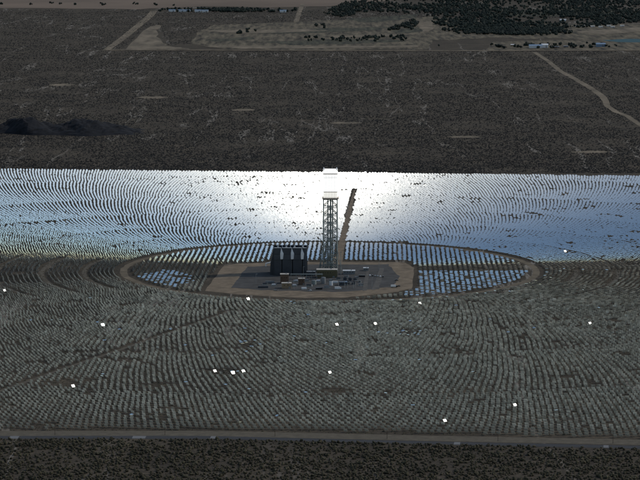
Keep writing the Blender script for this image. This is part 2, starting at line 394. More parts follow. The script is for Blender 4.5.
# scattered gaps: short runs of missing mirrors
kd = np.zeros(len(H), bool)
for c in rng.choice(len(H), 520, replace=False):
    d = np.hypot(*(H[:, :2] - H[c, :2]).T); k = np.argpartition(d, 9)[:9]; kd[k[rng.random(9) < rng.uniform(.05, .75)]] = True
H = H[~kd]; n = len(H)
C = np.column_stack([H[:, :2] + rng.normal(0, .4, (n, 2)), np.full(n, PZ) + rng.normal(0, .12, n)])
def unit(a): return a / np.linalg.norm(a, axis=-1, keepdims=True)
NRM = unit(unit(AIM - C) + S)
# some rest face up, some lag behind the sun, clustered
st = rng.random(n) < .012
for c in rng.choice(n, 26, replace=False):
    st |= (np.hypot(*(C[:, :2] - C[c, :2]).T / np.array([[1], [2.2]])) < rng.uniform(6, 16)) & (rng.random(n) < .7)
front = C[:, 1] < TY - 200
st &= front
NRM[st] = unit(np.array([0, .1, 1]) + rng.normal(0, .12, (st.sum(), 3)))
rr_ = np.hypot(C[:, 0] - TX, C[:, 1] - TY); ang = np.degrees(np.arctan2(C[:, 1] - TY, C[:, 0] - TX)) % 360
arc = (rr_ > RING + 8) & (rr_ < RING + 34) & (ang > 285) & (ang < 356) & (rng.random(n) < .55)      # parked face up outside the ring road
NRM[arc] = unit(np.array([.05, .12, 1]) + rng.normal(0, .08, (arc.sum(), 3)))
inner_r = (rr_ < RING) & (C[:, 1] < TY - 25) & (C[:, 0] > TX + 100) & (rng.random(n) < .82)
inner_l = (rr_ < RING) & (C[:, 1] < TY + 40) & (C[:, 0] < TX - 120) & (np.sin(C[:, 0] * .05) + np.sin(C[:, 1] * .023) > .35) & (rng.random(n) < .7)
pk = inner_r | inner_l
NRM[pk] = unit(np.array([-.06, -.14, 1]) + rng.normal(0, .03, (pk.sum(), 3)))
loose = (rr_ > RING) & (rr_ < 800) & (ang > 225) & (rng.random(n) < np.clip(1.1 - rr_ / 800, 0, .6)) & ~arc
NRM[loose] = unit(NRM[loose] + rng.normal(0, .16, (loose.sum(), 3)))
NRM = unit(NRM + rng.normal(0, .006, (n, 3)))
CAMP = np.array([0, 0, CAM_H]); TOCAM = unit(CAMP - C)
def aim_flash(idx, off):
    NRM[idx] = unit(TOCAM[idx] + unit(S + off))
# heliostats on standby that throw the sun toward the mountain side (two clusters beside the tower)
flare = np.zeros(n, bool)
for (px, py, wx, wy) in ((380, 175.5, 17, 150), (292, 174.5, 6, 70)):
    cx, cy = P(px, py); d = np.hypot((C[:, 0] - cx) / (wx / FPX * cy), (C[:, 1] - cy) / wy)
    flare |= rng.random(n) < np.clip(1.15 - d, 0, .9)
fi = np.where(flare)[0]; NRM[fi] = unit(TOCAM[fi] + S + rng.normal(0, .0016, (len(fi), 3)))
# single heliostats turned so that they flash white
spots = [(5, 291), (103, 325), (77, 386), (215, 372), (234, 374), (245, 372), (331, 374), (446, 426), (517, 407), (591, 325), (247, 299), (374, 325), (338, 325), (420, 305), (564, 252), (276, 255)]
flash = []
for s_ in spots:
    p = np.array(P(*s_)); d = np.hypot((C[:, 0] - p[0]), (C[:, 1] - p[1]) * .15); c = int(np.argmin(d))
    if c not in flash and d[c] < 12: flash.append(c)
flash = np.array(flash); NRM[flash] = unit(TOCAM[flash] + unit(S + rng.normal(0, .018, (len(flash), 3))))
U = unit(np.cross(np.array([0, 0, 1.0]), NRM)); W = np.cross(NRM, U)
rank = np.argsort(C[:, 1] + C[:, 0] * EDGE)
seen = np.abs(C[:, 0]) < 321 / FPX * C[:, 1] * 1.005
near = [i for i in rank if seen[i] and i not in set(flash)][:270]
single = np.zeros(n, bool); single[near] = True; single[flash] = True
# the mass of the field as one object
def panels(idx, du, hw):
    c = C[idx] + U[idx] * du; u = U[idx] * hw; v = W[idx] * PH / 2; nn = NRM[idx] * .05
    V = np.stack([c - u - v + nn, c + u - v + nn, c + u + v + nn, c - u + v + nn, c - u - v - nn, c + u - v - nn, c + u + v - nn, c - u + v - nn], 1)
    f = np.array([(0, 1, 2, 3), (7, 6, 5, 4), (0, 4, 5, 1), (1, 5, 6, 2), (2, 6, 7, 3), (3, 7, 4, 0)])
    return V.reshape(-1, 3), (f[None] + (np.arange(len(idx)) * 8)[:, None, None]).reshape(-1, 4), np.tile([0, 1, 1, 1, 1, 1], len(idx))
def posts(idx):
    a = np.array([(math.cos(t), math.sin(t)) for t in (0.5, 2.07, 3.64, 5.21)]) * .14; c = C[idx]
    lo = np.concatenate([c[:, None, :2] + a[None], np.zeros((len(idx), 4, 1))], 2)
    hi = np.concatenate([c[:, None, :2] + a[None], np.repeat(c[:, None, 2:] - .1, 4, 1)], 2)
    V = np.concatenate([lo, hi], 1); f = np.array([(0, 1, 5, 4), (1, 2, 6, 5), (2, 3, 7, 6), (3, 0, 4, 7)])
    return V.reshape(-1, 3), (f[None] + (np.arange(len(idx)) * 8)[:, None, None]).reshape(-1, 4), np.full(len(idx) * 4, 2)
rest = np.where(~single)[0]; closer = rest[C[rest, 1] < 3400]; farther = rest[C[rest, 1] >= 3400]
packs = [panels(closer, -PW / 4 - .03, PW / 4 - .03), panels(closer, PW / 4 + .03, PW / 4 - .03), panels(farther, 0, PW / 2), posts(rest)]
Vs, Fs, Ms, o_ = [], [], [], 0
for V, F, mi in packs: Vs.append(V); Fs.append(F + o_); Ms.append(mi); o_ += len(V)
fo = link('heliostat_field', bulk_mesh('heliostat_field', np.concatenate(Vs), np.concatenate(Fs), [M['mirror'], M['back'], M['steel_galv']], np.concatenate(Ms)))
tag(fo, 'tens of thousands of tilted mirrors ringing the tall lattice tower', 'mirrors', kind='stuff')
print('heliostats', n)
# the nearest ones and the flashing ones as single things
pm = MB(); hw = PW / 4 - .03
pm.add([(-hw, -PH / 2, .05), (hw, -PH / 2, .05), (hw, PH / 2, .05), (-hw, PH / 2, .05)], [(0, 1, 2, 3)], 0)
pm.box((0, 0, 0), (2 * hw, PH, .098), 0, 1)
PANEL = pm.mesh('mirror_panel', [M['mirror'], M['back']])
fm = MB(); fm.box((0, 0, -.12), (PW * .92, .14, .12)); fm.box((-PW / 4, 0, -.1), (.1, PH * .8, .08)); fm.box((PW / 4, 0, -.1), (.1, PH * .8, .08))
FRAME = fm.mesh('support_frame', M['steel_galv'])
qm = MB(); qm.tube((0, 0, 0), (0, 0, PZ - .25), .15, .12, 8); PYLON = qm.mesh('pylon', M['steel_galv'])
def heliostat(i, label, group):
    t = thing('heliostat', (C[i, 0], C[i, 1], 0), label, 'heliostat', group)
    link('pylon', PYLON, t)
    Rm = Matrix((U[i], W[i], NRM[i])).transposed().to_4x4(); T = Matrix.Translation((0, 0, C[i, 2]))
    for s in (-1, 1):
        o = link('mirror_panel', PANEL, t); o.matrix_local = T @ Rm @ Matrix.Translation((s * (PW / 4 + .03), 0, 0))
    o = link('support_frame', FRAME, t); o.matrix_local = T @ Rm
for i in near: heliostat(i, 'pale-backed two-panel heliostat in the rows beside the asphalt boundary road', 'heliostats along the boundary road')
for i in flash:
    hx, hy = proj(C[i, 0], C[i, 1])
    if hy < 258: heliostat(i, 'heliostat flashing white among the deep blue mirrors' if hx > 400 else 'heliostat flashing white just behind the dark cooling block', None)
    else: heliostat(i, 'lone heliostat flashing bright white among pale-backed mirrors', 'heliostats flashing white')

# ------------------------------------------------------------------ solar tower
TWX, TWY = P(330.3, 270.5)
TH, HB, TW = 146.0, 104.0, 20.4
tw = thing('solar_tower', (TWX, TWY, 0), 'tall lattice tower with blazing white receiver on top', 'tower')
h = TW / 2
def bar(name, p0, p1, r, mt, parent, n=4):
    p0, p1 = Vector(p0), Vector(p1); L_ = (p1 - p0).length
    key = (round(L_, 2), r, mt.name, n)
    if key not in BARS:
        m = MB(); m.tube((0, 0, 0), (0, 0, L_), r, r, n); BARS[key] = m.mesh(name, mt)
    o = link(name, BARS[key], parent); o.location = p0; o.rotation_euler = (p1 - p0).to_track_quat('Z', 'Y').to_euler(); return o
BARS = {}
cor = [(-h, -h), (h, -h), (h, h), (-h, h)]
for cx, cy in cor: bar('corner_column', (cx * .96, cy * .96, 0), (cx * .96, cy * .96, HB), 1.0, M['steel_dark'], tw)
LV = 9; lh = HB / LV
for k in range(LV):
    z0, z1 = k * lh, (k + 1) * lh
    for s in range(4):
        a, b_ = cor[s], cor[(s + 1) % 4]; a = (a[0] * .96, a[1] * .96); b_ = (b_[0] * .96, b_[1] * .96); mid = ((a[0] + b_[0]) / 2, (a[1] + b_[1]) / 2)
        bar('ring_beam', (*a, z1 - .6), (*b_, z1 - .6), .75, M['steel_dark'], tw)
        bar('diagonal_brace', (*a, z0 + .3), (*mid, z1 - .8), .62, M['steel_dark'], tw)
        bar('diagonal_brace', (*b_, z0 + .3), (*mid, z1 - .8), .62, M['steel_dark'], tw)
for sx in (-3.4, 3.2):
    m = MB(); m.tube((sx, 2, 0), (sx, 2, HB), 1.1, 1.1, 8); m.build('riser_pipe', M['steel_mid'], tw)
m = MB(); m.box((.2, -2.5, HB / 2), (2.6, 2.6, HB)); m.build('lift_shaft', M['steel_dark'], tw)
for z in np.arange(lh, HB - 2, lh):
    m = MB(); m.box((0, 0, z + .2), (TW * .5, TW * .5, .3)); m.build('grating_platform', M['steel_dark'], tw)
m = MB(); m.box((0, 0, HB + .9), (TW + 3.6, TW + 3.6, 1.8)); ld = m.build('receiver_ledge', M['ledge'], tw)
for s in range(4):
    (ax, ay), (bx, by) = cor[s], cor[(s + 1) % 4]
    m = MB(); q = 1.14; m.tube((ax * q, ay * q, HB + 3), (bx * q, by * q, HB + 3), .1, .1, 4); m.build('guard_rail', M['steel_mid'], ld)
m = MB(); m.box((0, 0, (HB + 1.8 + 140) / 2), (TW - 1.0, TW - 1.0, 140 - HB - 1.8)); m.build('receiver_core', M['steel_mid'], tw)
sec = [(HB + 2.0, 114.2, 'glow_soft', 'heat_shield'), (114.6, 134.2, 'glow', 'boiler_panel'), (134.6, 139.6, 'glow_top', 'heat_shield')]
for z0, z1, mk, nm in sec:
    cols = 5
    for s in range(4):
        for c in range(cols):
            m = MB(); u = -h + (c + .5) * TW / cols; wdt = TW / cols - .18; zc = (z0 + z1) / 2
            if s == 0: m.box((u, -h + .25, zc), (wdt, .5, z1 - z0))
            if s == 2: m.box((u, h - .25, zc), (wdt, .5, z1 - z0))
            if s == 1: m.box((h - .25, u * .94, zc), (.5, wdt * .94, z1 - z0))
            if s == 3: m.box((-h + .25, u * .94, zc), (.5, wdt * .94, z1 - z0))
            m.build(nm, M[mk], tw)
m = MB(); m.box((0, 0, 114.4), (TW + .5, TW + .5, .9)); m.build('panel_header', M['ledge'], tw)
m = MB(); m.box((0, 0, 140.3), (TW + .8, TW + .8, 1.0)); m.build('upper_gallery', M['ledge'], tw)
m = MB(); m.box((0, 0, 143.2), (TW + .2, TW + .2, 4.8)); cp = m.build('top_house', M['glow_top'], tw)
for sx in (-1, 1):
    m = MB(); m.box((sx * h * .9, 0, 146.6), (1.2, TW, 2.0)); m.build('parapet', M['white'], cp)
m = MB(); m.tube((3, 0, 145.6), (3, 0, 151), .12, .05, 5); m.build('lightning_rod', M['steel_mid'], tw)
# braced side frame and foot of the tower
for z in (9, 18, 27):
    bar('outrigger_beam', (-h - 6 + z * .12, -h - 1, z), (h + 1, -h - 1, z), .5, M['steel_dark'], tw)
bar('outrigger_leg', (-h - 6.5, -h - 1, 0), (-h, -h - 1, 36), .6, M['steel_dark'], tw)
bar('outrigger_leg', (h + 6, -h - 1, 0), (h, -h - 1, 30), .5, M['steel_mid'], tw)
for k in range(3): bar('diagonal_brace', (-h - 5 + k * 8, -h - 1, 0), (-h + k * 7, -h - 1, 27), .4, M['steel_dark'], tw)
for px, py, hh, lb in ((320.4, 271, 46, 'thin dark mast left of the lattice tower'), (340.8, 275, 33, 'thin dark mast right of the lattice tower foot')):
    X, Y = P(px, py); t = thing('mast', (X, Y, 0), lb, 'mast')
    m = MB(); m.box((0, 0, .5), (2, 2, 1)); m.build('footing', M['concrete'], t)
    m = MB(); m.tube((0, 0, 1), (0, 0, hh), .55, .35, 8); m.build('pole', M['steel_dark'], t)
    m = MB(); m.box((0, 0, hh), (2.2, .5, .8)); m.build('lamp_head', M['steel_mid'], t)

# ------------------------------------------------------------------ air cooled condenser
AX, AY = P(290.3, 275)
ac = thing('air_cooled_condenser', (AX, AY, 0), 'big dark boxy cooling block with three pale pointed cowls', 'cooling unit')
W_, D_, LO, HI = 47.0, 32.0, 23.0, 38.5; bw = W_ / 4
for i in range(5):
    for j in range(3):
        m = MB(); m.box((-W_ / 2 + i * bw, 1.2 + j * (D_ - 2.4) / 2, LO / 2), (1.3, 1.3, LO)); m.build('support_column', M['wall_dark2'], ac)
for i in range(4):
    xc = -W_ / 2 + (i + .5) * bw
    m = MB(); m.box((xc, 2.6, LO / 2), (bw - 1.5, .4, LO - 1)); m.build('screen_panel', M['wall_dark'], ac)
    m = MB(); m.box((xc, D_ - 2.6, LO / 2), (bw - 1.5, .4, LO - 1)); m.build('screen_panel', M['wall_dark'], ac)
    for z0, z1 in ((LO + .2, LO + 7.7), (LO + 7.9, HI)):
        for yy in (0.3, D_ - .3):
            m = MB(); m.box((xc, yy, (z0 + z1) / 2), (bw - .25, .5, z1 - z0)); m.build('wind_wall_panel', M['wall_dark2' if i % 2 else 'wall_dark'], ac)
    m = MB(); m.tube((xc, 1.5, HI - .2), (xc, D_ - 1.5, HI - .2), 1.3, 1.3, 10); m.build('steam_duct', M['steel_mid'], ac)
    for sx in (-1, 1):
        m = MB(); a = [(xc, HI - 1), (xc + sx * bw * .46, LO + 1), (xc + sx * bw * .46 - sx * .6, LO + 1), (xc - sx * .1, HI - 1.6)]
        m.add([(p[0], 1.2, p[1]) for p in a] + [(p[0], D_ - 1.2, p[1]) for p in a], [(0, 1, 2, 3), (7, 6, 5, 4), (0, 4, 5, 1), (1, 5, 6, 2), (2, 6, 7, 3), (3, 7, 4, 0)])
        m.build('condenser_bundle', M['steel_mid'], ac)
for sx in (-1, 1):
    for j in range(3):
        dj = (D_ - .8) / 3
        m = MB(); m.box((sx * (W_ / 2 - .05), .4 + (j + .5) * dj, (LO + HI) / 2), (.5, dj - .2, HI - LO - .2)); m.build('wind_wall_panel', M['wall_dark2'], ac)
m = MB(); m.box((0, D_ / 2, LO - .3), (W_, D_ - .2, .8)); m.build('fan_deck', M['wall_dark2'], ac)
cuts = (-W_ / 2, -11.8, 3.1, 17.2, W_ / 2)
for k in range(4):                              # upright wall blocks with open gaps between them
    a_, b2 = cuts[k] + .7, cuts[k + 1] - 1.1
    for z0, z1, mk in ((.4, LO - 1.2, 'wall_dark'), (LO - .9, LO + 6.5, 'wall_dark2'), (LO + 6.8, HI + .4, 'wall_dark')):
        m = MB(); m.box(((a_ + b2) / 2, -1.6, (z0 + z1) / 2), (b2 - a_, 3.0, z1 - z0)); m.build('wall_block', M[mk], ac)
    m = MB(); m.box((b2 + .1, -1.6, HI / 2), (.2, 2.9, HI - 1)); m.build('lit_edge_face', M['steel_mid'], ac)  # right face made paler: sunlit edge put into the colour
    m = MB(); m.box(((a_ + b2) / 2, -1.6, HI + .7), (b2 - a_ - .4, 2.8, .4)); m.build('block_capping', M['pale_metal'], ac)
for k in range(3):
    xc = cuts[k + 1] - .4; m = MB()      # wedge cowl: shaded left face, lit right face
    m.add([(xc - 2.0, -3, LO + .5), (xc - 1.4, -5.2, LO), (xc + 2.2, -3, LO + .2), (xc + 2.9, -3, LO + 8.2), (xc - .6, -3, HI + .6), (xc - 1.5, -5.0, LO + 8.6), (xc - 2.1, -3, LO + 8.2)],
          [(0, 2, 1), (1, 2, 3, 5), (5, 3, 4), (0, 1, 5, 6), (6, 5, 4), (0, 6, 4, 3, 2)]); m.build('cowl', M['pale_metal'], ac)
m = MB(); m.add([(-W_ / 2 - 5.5, 3, 0), (-W_ / 2 - .2, 3, 0), (-W_ / 2 - .2, 3, HI - 1), (-W_ / 2 - 4.6, 3, 17)] + [(-W_ / 2 - 5.5, D_ - 3, 0), (-W_ / 2 - .2, D_ - 3, 0), (-W_ / 2 - .2, D_ - 3, HI - 1), (-W_ / 2 - 4.6, D_ - 3, 17)],
      [(0, 1, 2, 3), (7, 6, 5, 4), (0, 4, 5, 1), (1, 5, 6, 2), (2, 6, 7, 3), (3, 7, 4, 0)]); m.build('lean_to', M['wall_dark'], ac)
for i in range(4):
    m = MB(); m.box((-W_ / 2 + (i + .5) * bw, .3, HI + .25), (bw - .6, .7, .4)); m.build('wall_capping', M['pale_metal'], ac)
t = thing('exhaust_duct', (*P(269, 266.5), 0), 'bent white duct at the left foot of the dark cooling block', 'duct')
m = MB(); m.tube((-4.5, 0, 0), (-4.5, 0, 4.2), 1.0, 1.0, 8); m.build('riser', M['white'], t)
m = MB(); m.tube((-4.9, 0, 4.2), (5.5, 2, 6.6), 1.05, 1.05, 8); m.build('cross_pipe', M['white'], t)

# ------------------------------------------------------------------ buildings of the power block
def shed(px, py, wx, dy, hz, wall, roof, label, rz=0, nwin=3, cat='building', name='plant_building', door=True, extra=None):
    X, Y = P(px, py); t = thing(name, (X, Y, 0), label, cat, rz=rz)
    m = MB(); m.box((0, dy / 2, hz / 2), (wx, dy, hz)); wl = m.build('wall', M[wall], t)
    m = MB(); m.box((0, dy / 2, hz + .3), (wx + .8, dy + .8, .6)); rf = m.build('roof', M[roof], t)
    m = MB(); m.box((wx * .2, dy * .5, hz + 1.1), (1.6, 1.6, 1.0)); m.build('roof_vent', M['steel_mid'], rf)
    for k in range(nwin):
        m = MB(); m.box((-wx / 2 + (k + .7) * wx / (nwin + .6), -.02, hz * .66), (1.1, .16, 1.0)); m.build('window', M['dark_glass'], t)
    if door: m = MB(); m.box((wx * .32, -.03, 1.25), (min(3, wx * .2), .16, 2.5)); m.build('door', M['steel_mid'], t)
    return t
shed(284.5, 283.5, 11.5, 9, 12.5, 'brown_wall', 'roof_pale', 'brown block with cream roof below the dark cooling block')
shed(286.5, 288.5, 13, 8, 7, 'tan_wall', 'roof_pale', 'tan annex in front of the brown cream-roofed block', nwin=2)
shed(301.5, 285, 8.5, 7, 8.5, 'brown_wall', 'roof_pale', 'small rust brown building with pale roof in the grey yard', nwin=2)
shed(327, 277.8, 29, 12, 11, 'olive_wall', 'roof_pale', 'long olive brown building at the foot of the lattice tower', nwin=8)
shed(311, 276, 12, 9, 5.5, 'wall_dark2', 'steel_mid', 'low dark shed between the cooling block and the olive building', nwin=3)
shed(349, 274.5, 17, 8, 5, 'steel_mid', 'white', 'low white-roofed building right of the tower foot', nwin=4)
shed(366, 271, 7, 6, 4, 'steel_mid', 'white', 'small white cabin standing alone on the open gravel yard', nwin=2)
shed(343, 285.5, 11, 6, 4.5, 'wall_dark2', 'blue_roof', 'low blue-roofed equipment house below the transformers', nwin=2)
def transformer(px, py, label):
    X, Y = P(px, py); t = thing('transformer', (X, Y, 0), label, 'transformer', 'transformers right of the tower')
    m = MB(); m.box((0, 0, .3), (6, 5, .6)); m.build('plinth', M['concrete'], t)
    m = MB(); m.box((0, 0, 2.6), (4.2, 3, 4)); m.build('tank', M['wall_dark2'], t)
    for s in (-1, 1):
        for k in range(3): m = MB(); m.box((s * 2.55, -1 + k, 2.5), (.7, .35, 3)); m.build('radiator', M['steel_mid'], t)
    for k in range(3): m = MB(); m.tube((-1.3 + 1.3 * k, 0, 4.6), (-1.3 + 1.3 * k, 0, 6.6), .25, .12, 6); m.build('bushing', M['brown_wall'], t)
    m = MB(); m.tube((-1.6, 1.2, 5.3), (1.6, 1.2, 5.3), .5, .5, 8); m.build('oil_conservator', M['steel_mid'], t)
for k, (px, py) in enumerate(((345, 280.5), (350, 281), (355, 281.5), (348, 284.2), (353.5, 284.6))): transformer(px, py, 'dark finned transformer in the yard right of the tower')
def container(px, py, mk, label, rz=0, ln=12.2):
    X, Y = P(px, py); t = thing('container', (X, Y, 0), label, 'container', rz=rz)
    m = MB(); m.box((0, 0, 1.4), (ln, 2.5, 2.7)); m.build('body', M[mk], t)
    for k in range(int(ln / 1.2)): m = MB(); m.box((-ln / 2 + .7 + k * 1.2, -1.3, 1.4), (.5, .1, 2.4)); m.build('rib', M[mk], t)
    m = MB(); m.box((ln / 2 + .04, 0, 1.35), (.08, 2.3, 2.5)); m.build('door', M['steel_mid'], t)
container(263, 288, 'wall_dark2', 'long dark container beside the tan annex', R(4), 14)
container(270, 283, 'steel_mid', 'grey container in the shade left of the cooling block', R(-8))
container(319, 289.5, 'car_dark', 'black container near the front of the grey yard', R(10), 9)
container(335, 283, 'white', 'white container between tower and transformers', R(-15), 8)
container(304, 289.2, 'white', 'white container in front of the small rust brown building', R(20), 7)
container(362, 277, 'car_dark', 'dark container right of the transformers', R(-4), 9)
def tank(px, py, r, hz, mk, label):
    X, Y = P(px, py); t = thing('storage_tank', (X, Y, 0), label, 'tank')
    m = MB(); m.tube((0, 0, 0), (0, 0, hz), r, r, 20); m.build('shell', M[mk], t)
    m = MB(); m.tube((0, 0, hz), (0, 0, hz + r * .25), r * 1.02, .3, 20); m.build('roof', M['steel_mid'], t)
    m = MB(); m.box((-r - .2, 0, hz / 2), (.3, .8, hz)); m.build('ladder', M['steel_galv'], t)
tank(323.5, 283.8, 3.0, 9, 'steel_mid', 'grey cylindrical tank below the olive building')
tank(331, 285.5, 2.4, 6, 'pale_metal', 'small pale tank next to the transformers')
tank(314, 284.5, 3.2, 6, 'steel_dark', 'squat dark tank in the middle of the yard')
def skid(px, py, rz, w_):
    X, Y = P(px, py); t = thing('equipment_skid', (X, Y, 0), 'dark equipment skid with vessel and pipes in the power block yard', 'machinery', 'equipment skids in the yard', rz)
    m = MB(); m.box((0, 0, .4), (w_, 3.4, .5)); m.build('base_frame', M['steel_dark'], t)
    m = MB(); m.tube((-w_ * .38, 0, 2.2), (w_ * .3, 0, 2.2), 1.1, 1.1, 10); m.build('vessel', M[random.choice(('steel_mid', 'wall_dark2', 'pale_metal'))], t)
    for q_ in (-.25, .2): m = MB(); m.box((w_ * q_, 0, 1.0), (.5, 2.2, 1.0)); m.build('saddle', M['steel_dark'], t)
    m = MB(); m.tube((w_ * .4, -.8, .6), (w_ * .4, -.8, random.uniform(4, 7)), .3, .3, 6); m.build('vertical_pipe', M['steel_mid'], t)
    m = MB(); m.box((w_ * .42, .9, 1.7), (1.0, 1.0, 2.2)); m.build('control_cabinet', M[random.choice(('white', 'tan_wall', 'wall_dark2'))], t)
for px, py, rz, w_ in ((296, 282, 0, 9), (307, 281.5, .1, 8), (309, 286.5, -.2, 9), (318.5, 282, .1, 8), (327, 288, 0, 10), (331, 281.2, .2, 7), (338.5, 279.5, 0, 8), (294.5, 286.5, .1, 7), (274, 286, .1, 8), (360, 282.5, 1.4, 7), (361, 285.8, 0, 8), (346, 277.5, 0, 8), (356.5, 278.4, .2, 7), (265, 285, 0, 8)): skid(px, py, rz, w_)
# pipe rack from the cooling block to the tower
X0, Y0 = P(291, 279.3); X1, Y1 = P(322, 279.3)
t = thing('pipe_rack', (X0, Y0, 0), 'dark pipe rack running from cooling block to tower foot', 'pipe rack')
for k in range(7):
    x_ = (X1 - X0) * k / 6
    for yy in (0, 5): m = MB(); m.box((x_, yy, 3.2), (.5, .5, 6.4)); m.build('post', M['steel_dark'], t)
    m = MB(); m.box((x_, 2.5, 6.2), (.4, 5.4, .4)); m.build('cross_beam', M['steel_dark'], t)
for k, r_ in enumerate((.5, .35, .6, .4)):
    m = MB(); m.tube((-1, .8 + k * 1.2, 6.9), (X1 - X0 + 1, .8 + k * 1.2, 6.9), r_, r_, 8); m.build('pipe', M['steel_mid' if k % 2 else 'steel_dark'], t)
# lattice gantries of the small switchyard
for k, (px, py) in enumerate(((341.5, 288), (350.5, 288.6), (358, 287))):
    X, Y = P(px, py); t = thing('switchyard_gantry', (X, Y, 0), 'slim steel gantry in front of the transformers', 'gantry', 'switchyard gantries')
    for s in (-1, 1): m = MB(); m.tube((s * 4, 0, 0), (s * 4, 0, 9), .3, .2, 5); m.build('post', M['steel_galv'], t)
    m = MB(); m.box((0, 0, 9), (8.8, .5, .6)); m.build('beam', M['steel_galv'], t)
    for q_ in (-2.6, 0, 2.6): m = MB(); m.tube((q_, 0, 7.4), (q_, 0, 8.7), .18, .18, 6); m.build('insulator', M['brown_wall'], t)
for px, py, lb in ((303.2, 276.5, 'slim pale lamp post before the cooling block'), (294, 290, 'slim lamp post near the front edge of the gravel yard'), (372, 287, 'slim lamp post right of the transformers on open gravel'), (379, 270, 'slim lamp post at the back of the open gravel yard'), (256, 284, 'slim lamp post left of the cooling block shadow')):
    X, Y = P(px, py); t = thing('lamp_post', (X, Y, 0), lb, 'lamp post')
    m = MB(); m.tube((0, 0, 0), (0, 0, 14), .22, .14, 6); m.build('pole', M['steel_galv'], t)
    m = MB(); m.box((.9, 0, 14), (2.2, .5, .3)); m.build('lamp_head', M['steel_galv'], t)
# vehicles
def vehicle(px, py, paint, label, rz=0, kind='car', k=1.0):
    X, Y = P(px, py); t = thing('parked_' + kind, (X, Y, .18), label, kind, rz=rz)
    ln = 5.2 if kind != 'truck' else 9.0
    m = MB(); m.box((0, 0, .75), (ln, 1.95, .75)); m.build('body', M[paint], t)
    if kind == 'car':
        m = MB(); m.box((-.3, 0, 1.45), (3.0, 1.8, .75), 0, 0, .84); cb = m.build('cabin', M[paint], t)
        m = MB(); m.box((-.3, 0, 1.45), (2.7, 1.86, .45), 0, 0, .88); m.build('window', M['dark_glass'], cb)
    elif kind == 'pickup':
        m = MB(); m.box((.6, 0, 1.45), (1.9, 1.8, .75), 0, 0, .84); cb = m.build('cabin', M[paint], t)
        m = MB(); m.box((.6, 0, 1.45), (1.7, 1.86, .45), 0, 0, .88); m.build('window', M['dark_glass'], cb)
        m = MB(); m.box((-1.5, 0, 1.2), (1.9, 1.9, .25)); m.build('load_bed', M['rubber'], t)
    else:
        m = MB(); m.box((3.5, 0, 1.9), (1.9, 2.3, 1.7)); cb = m.build('cabin', M[paint], t)
        m = MB(); m.box((4.46, 0, 2.2), (.1, 2.0, .7)); m.build('windscreen', M['dark_glass'], cb)
        m = MB(); m.box((-1, 0, 2.3), (6.8, 2.4, 2.6)); m.build('cargo_box', M['white'], t)
    for sx in (-1, 1):
        for sy in (-1, 1):
            m = MB(); m.tube((sx * ln * .31, sy * .8, .36), (sx * ln * .31, sy * 1.0, .36), .36, .36, 10); m.build('wheel', M['rubber'], t)
vehicle(396.5, 280.8, 'car_dark', 'black car alone on the tan strip at the yard edge', R(6))
vehicle(394, 287.6, 'car_dark', 'black truck with pale box parked below the lone black car', R(8), 'truck')
vehicle(398.5, 286.6, 'car_dark', 'dark pickup parked beside the black truck', R(8), 'pickup')
for k in range(6): vehicle(370 + 2.6 * k, 276 + .25 * k, ('car_white', 'car_dark', 'car_silver', 'car_silver', 'car_white', 'car_dark')[k], ('white car at the tower end of the parked row', 'dark car second in the parked row', 'silver car third in the parked row', 'silver car fourth in the parked row', 'white car fifth in the parked row', 'dark car at the open end of the parked row')[k], R(85))
vehicle(310, 291, 'car_white', 'white pickup on the yard in front of the squat dark tank', R(3), 'pickup')
vehicle(276, 290.8, 'car_silver', 'silver pickup below the long dark container', R(170), 'pickup')
vehicle(338, 289.5, 'car_white', 'white truck in front of the switchyard gantries', R(5), 'truck')

# ------------------------------------------------------------------ utility poles along the boundary road
for k, px in enumerate((-55, 55, 165, 275, 387, 498, 613)):
    x_, y_ = P(px, np.interp(px, RPX, VERGE) + 1.6)
    if abs(px - 320) > 330: continue
    t = thing('utility_pole', (x_, y_, 0), 'slim wooden utility pole on the sandy shoulder of the boundary road', 'utility pole', 'poles along the boundary road')
    m = MB(); m.tube((0, 0, 0), (0, 0, 12.5), .24, .15, 8); m.build('pole', M['wood'], t)
    m = MB(); m.box((0, 0, 11.6), (2.6, .16, .2)); ca = m.build('cross_arm', M['wood'], t)
    for s in (-1.1, 0, 1.1): m = MB(); m.tube((s, 0, 11.7), (s, 0, 12.0), .09, .07, 6); m.build('insulator', M['brown_wall'], ca)

# ------------------------------------------------------------------ far sheds and trees
def far_shed(px, py, wx, dy, hz, wall, roof, label):
    X, Y = P(px, py); t = thing('far_shed', (X, Y, 0), label, 'shed')
    m = MB(); m.box((0, dy / 2, hz / 2), (wx, dy, hz)); m.build('wall', M[wall], t)
    m = MB(); ov = 1.2; zt = hz + dy * .16
    m.add([(-wx / 2 - ov, -ov, hz), (wx / 2 + ov, -ov, hz), (wx / 2 + ov, dy / 2, zt), (-wx / 2 - ov, dy / 2, zt), (wx / 2 + ov, dy + ov, hz), (-wx / 2 - ov, dy + ov, hz)], [(0, 1, 2, 3), (3, 2, 4, 5), (0, 3, 5), (1, 4, 2), (0, 5, 4, 1)])
    m.build('roof', M[roof], t)
    m = MB(); m.box((wx * .2, -.1, hz * .4), (wx * .14, .3, hz * .8)); m.build('door', M['steel_mid'], t)
far_shed(536, 48.2, 46, 30, 8, 'white', 'blue_roof', 'largest blue-grey roofed shed in the far tan yard')
far_shed(545, 48.0, 22, 24, 11, 'white', 'white', 'white gabled shed joined to the largest blue-grey shed')
far_shed(601, 47.0, 32, 26, 10, 'blue_roof', 'blue_roof', 'blue shed standing beside the teal pond')
far_shed(513, 46.5, 14, 14, 6, 'tan_wall', 'white', 'small white-roofed hut left of the far blue-grey shed')
far_shed(505, 48.0, 12, 10, 5, 'brown_wall', 'brown_wall', 'small brown hut at the left end of the far yard')
far_shed(557, 48.3, 16, 10, 5, 'brown_wall', 'steel_mid', 'low grey-roofed hut right of the white gabled shed')
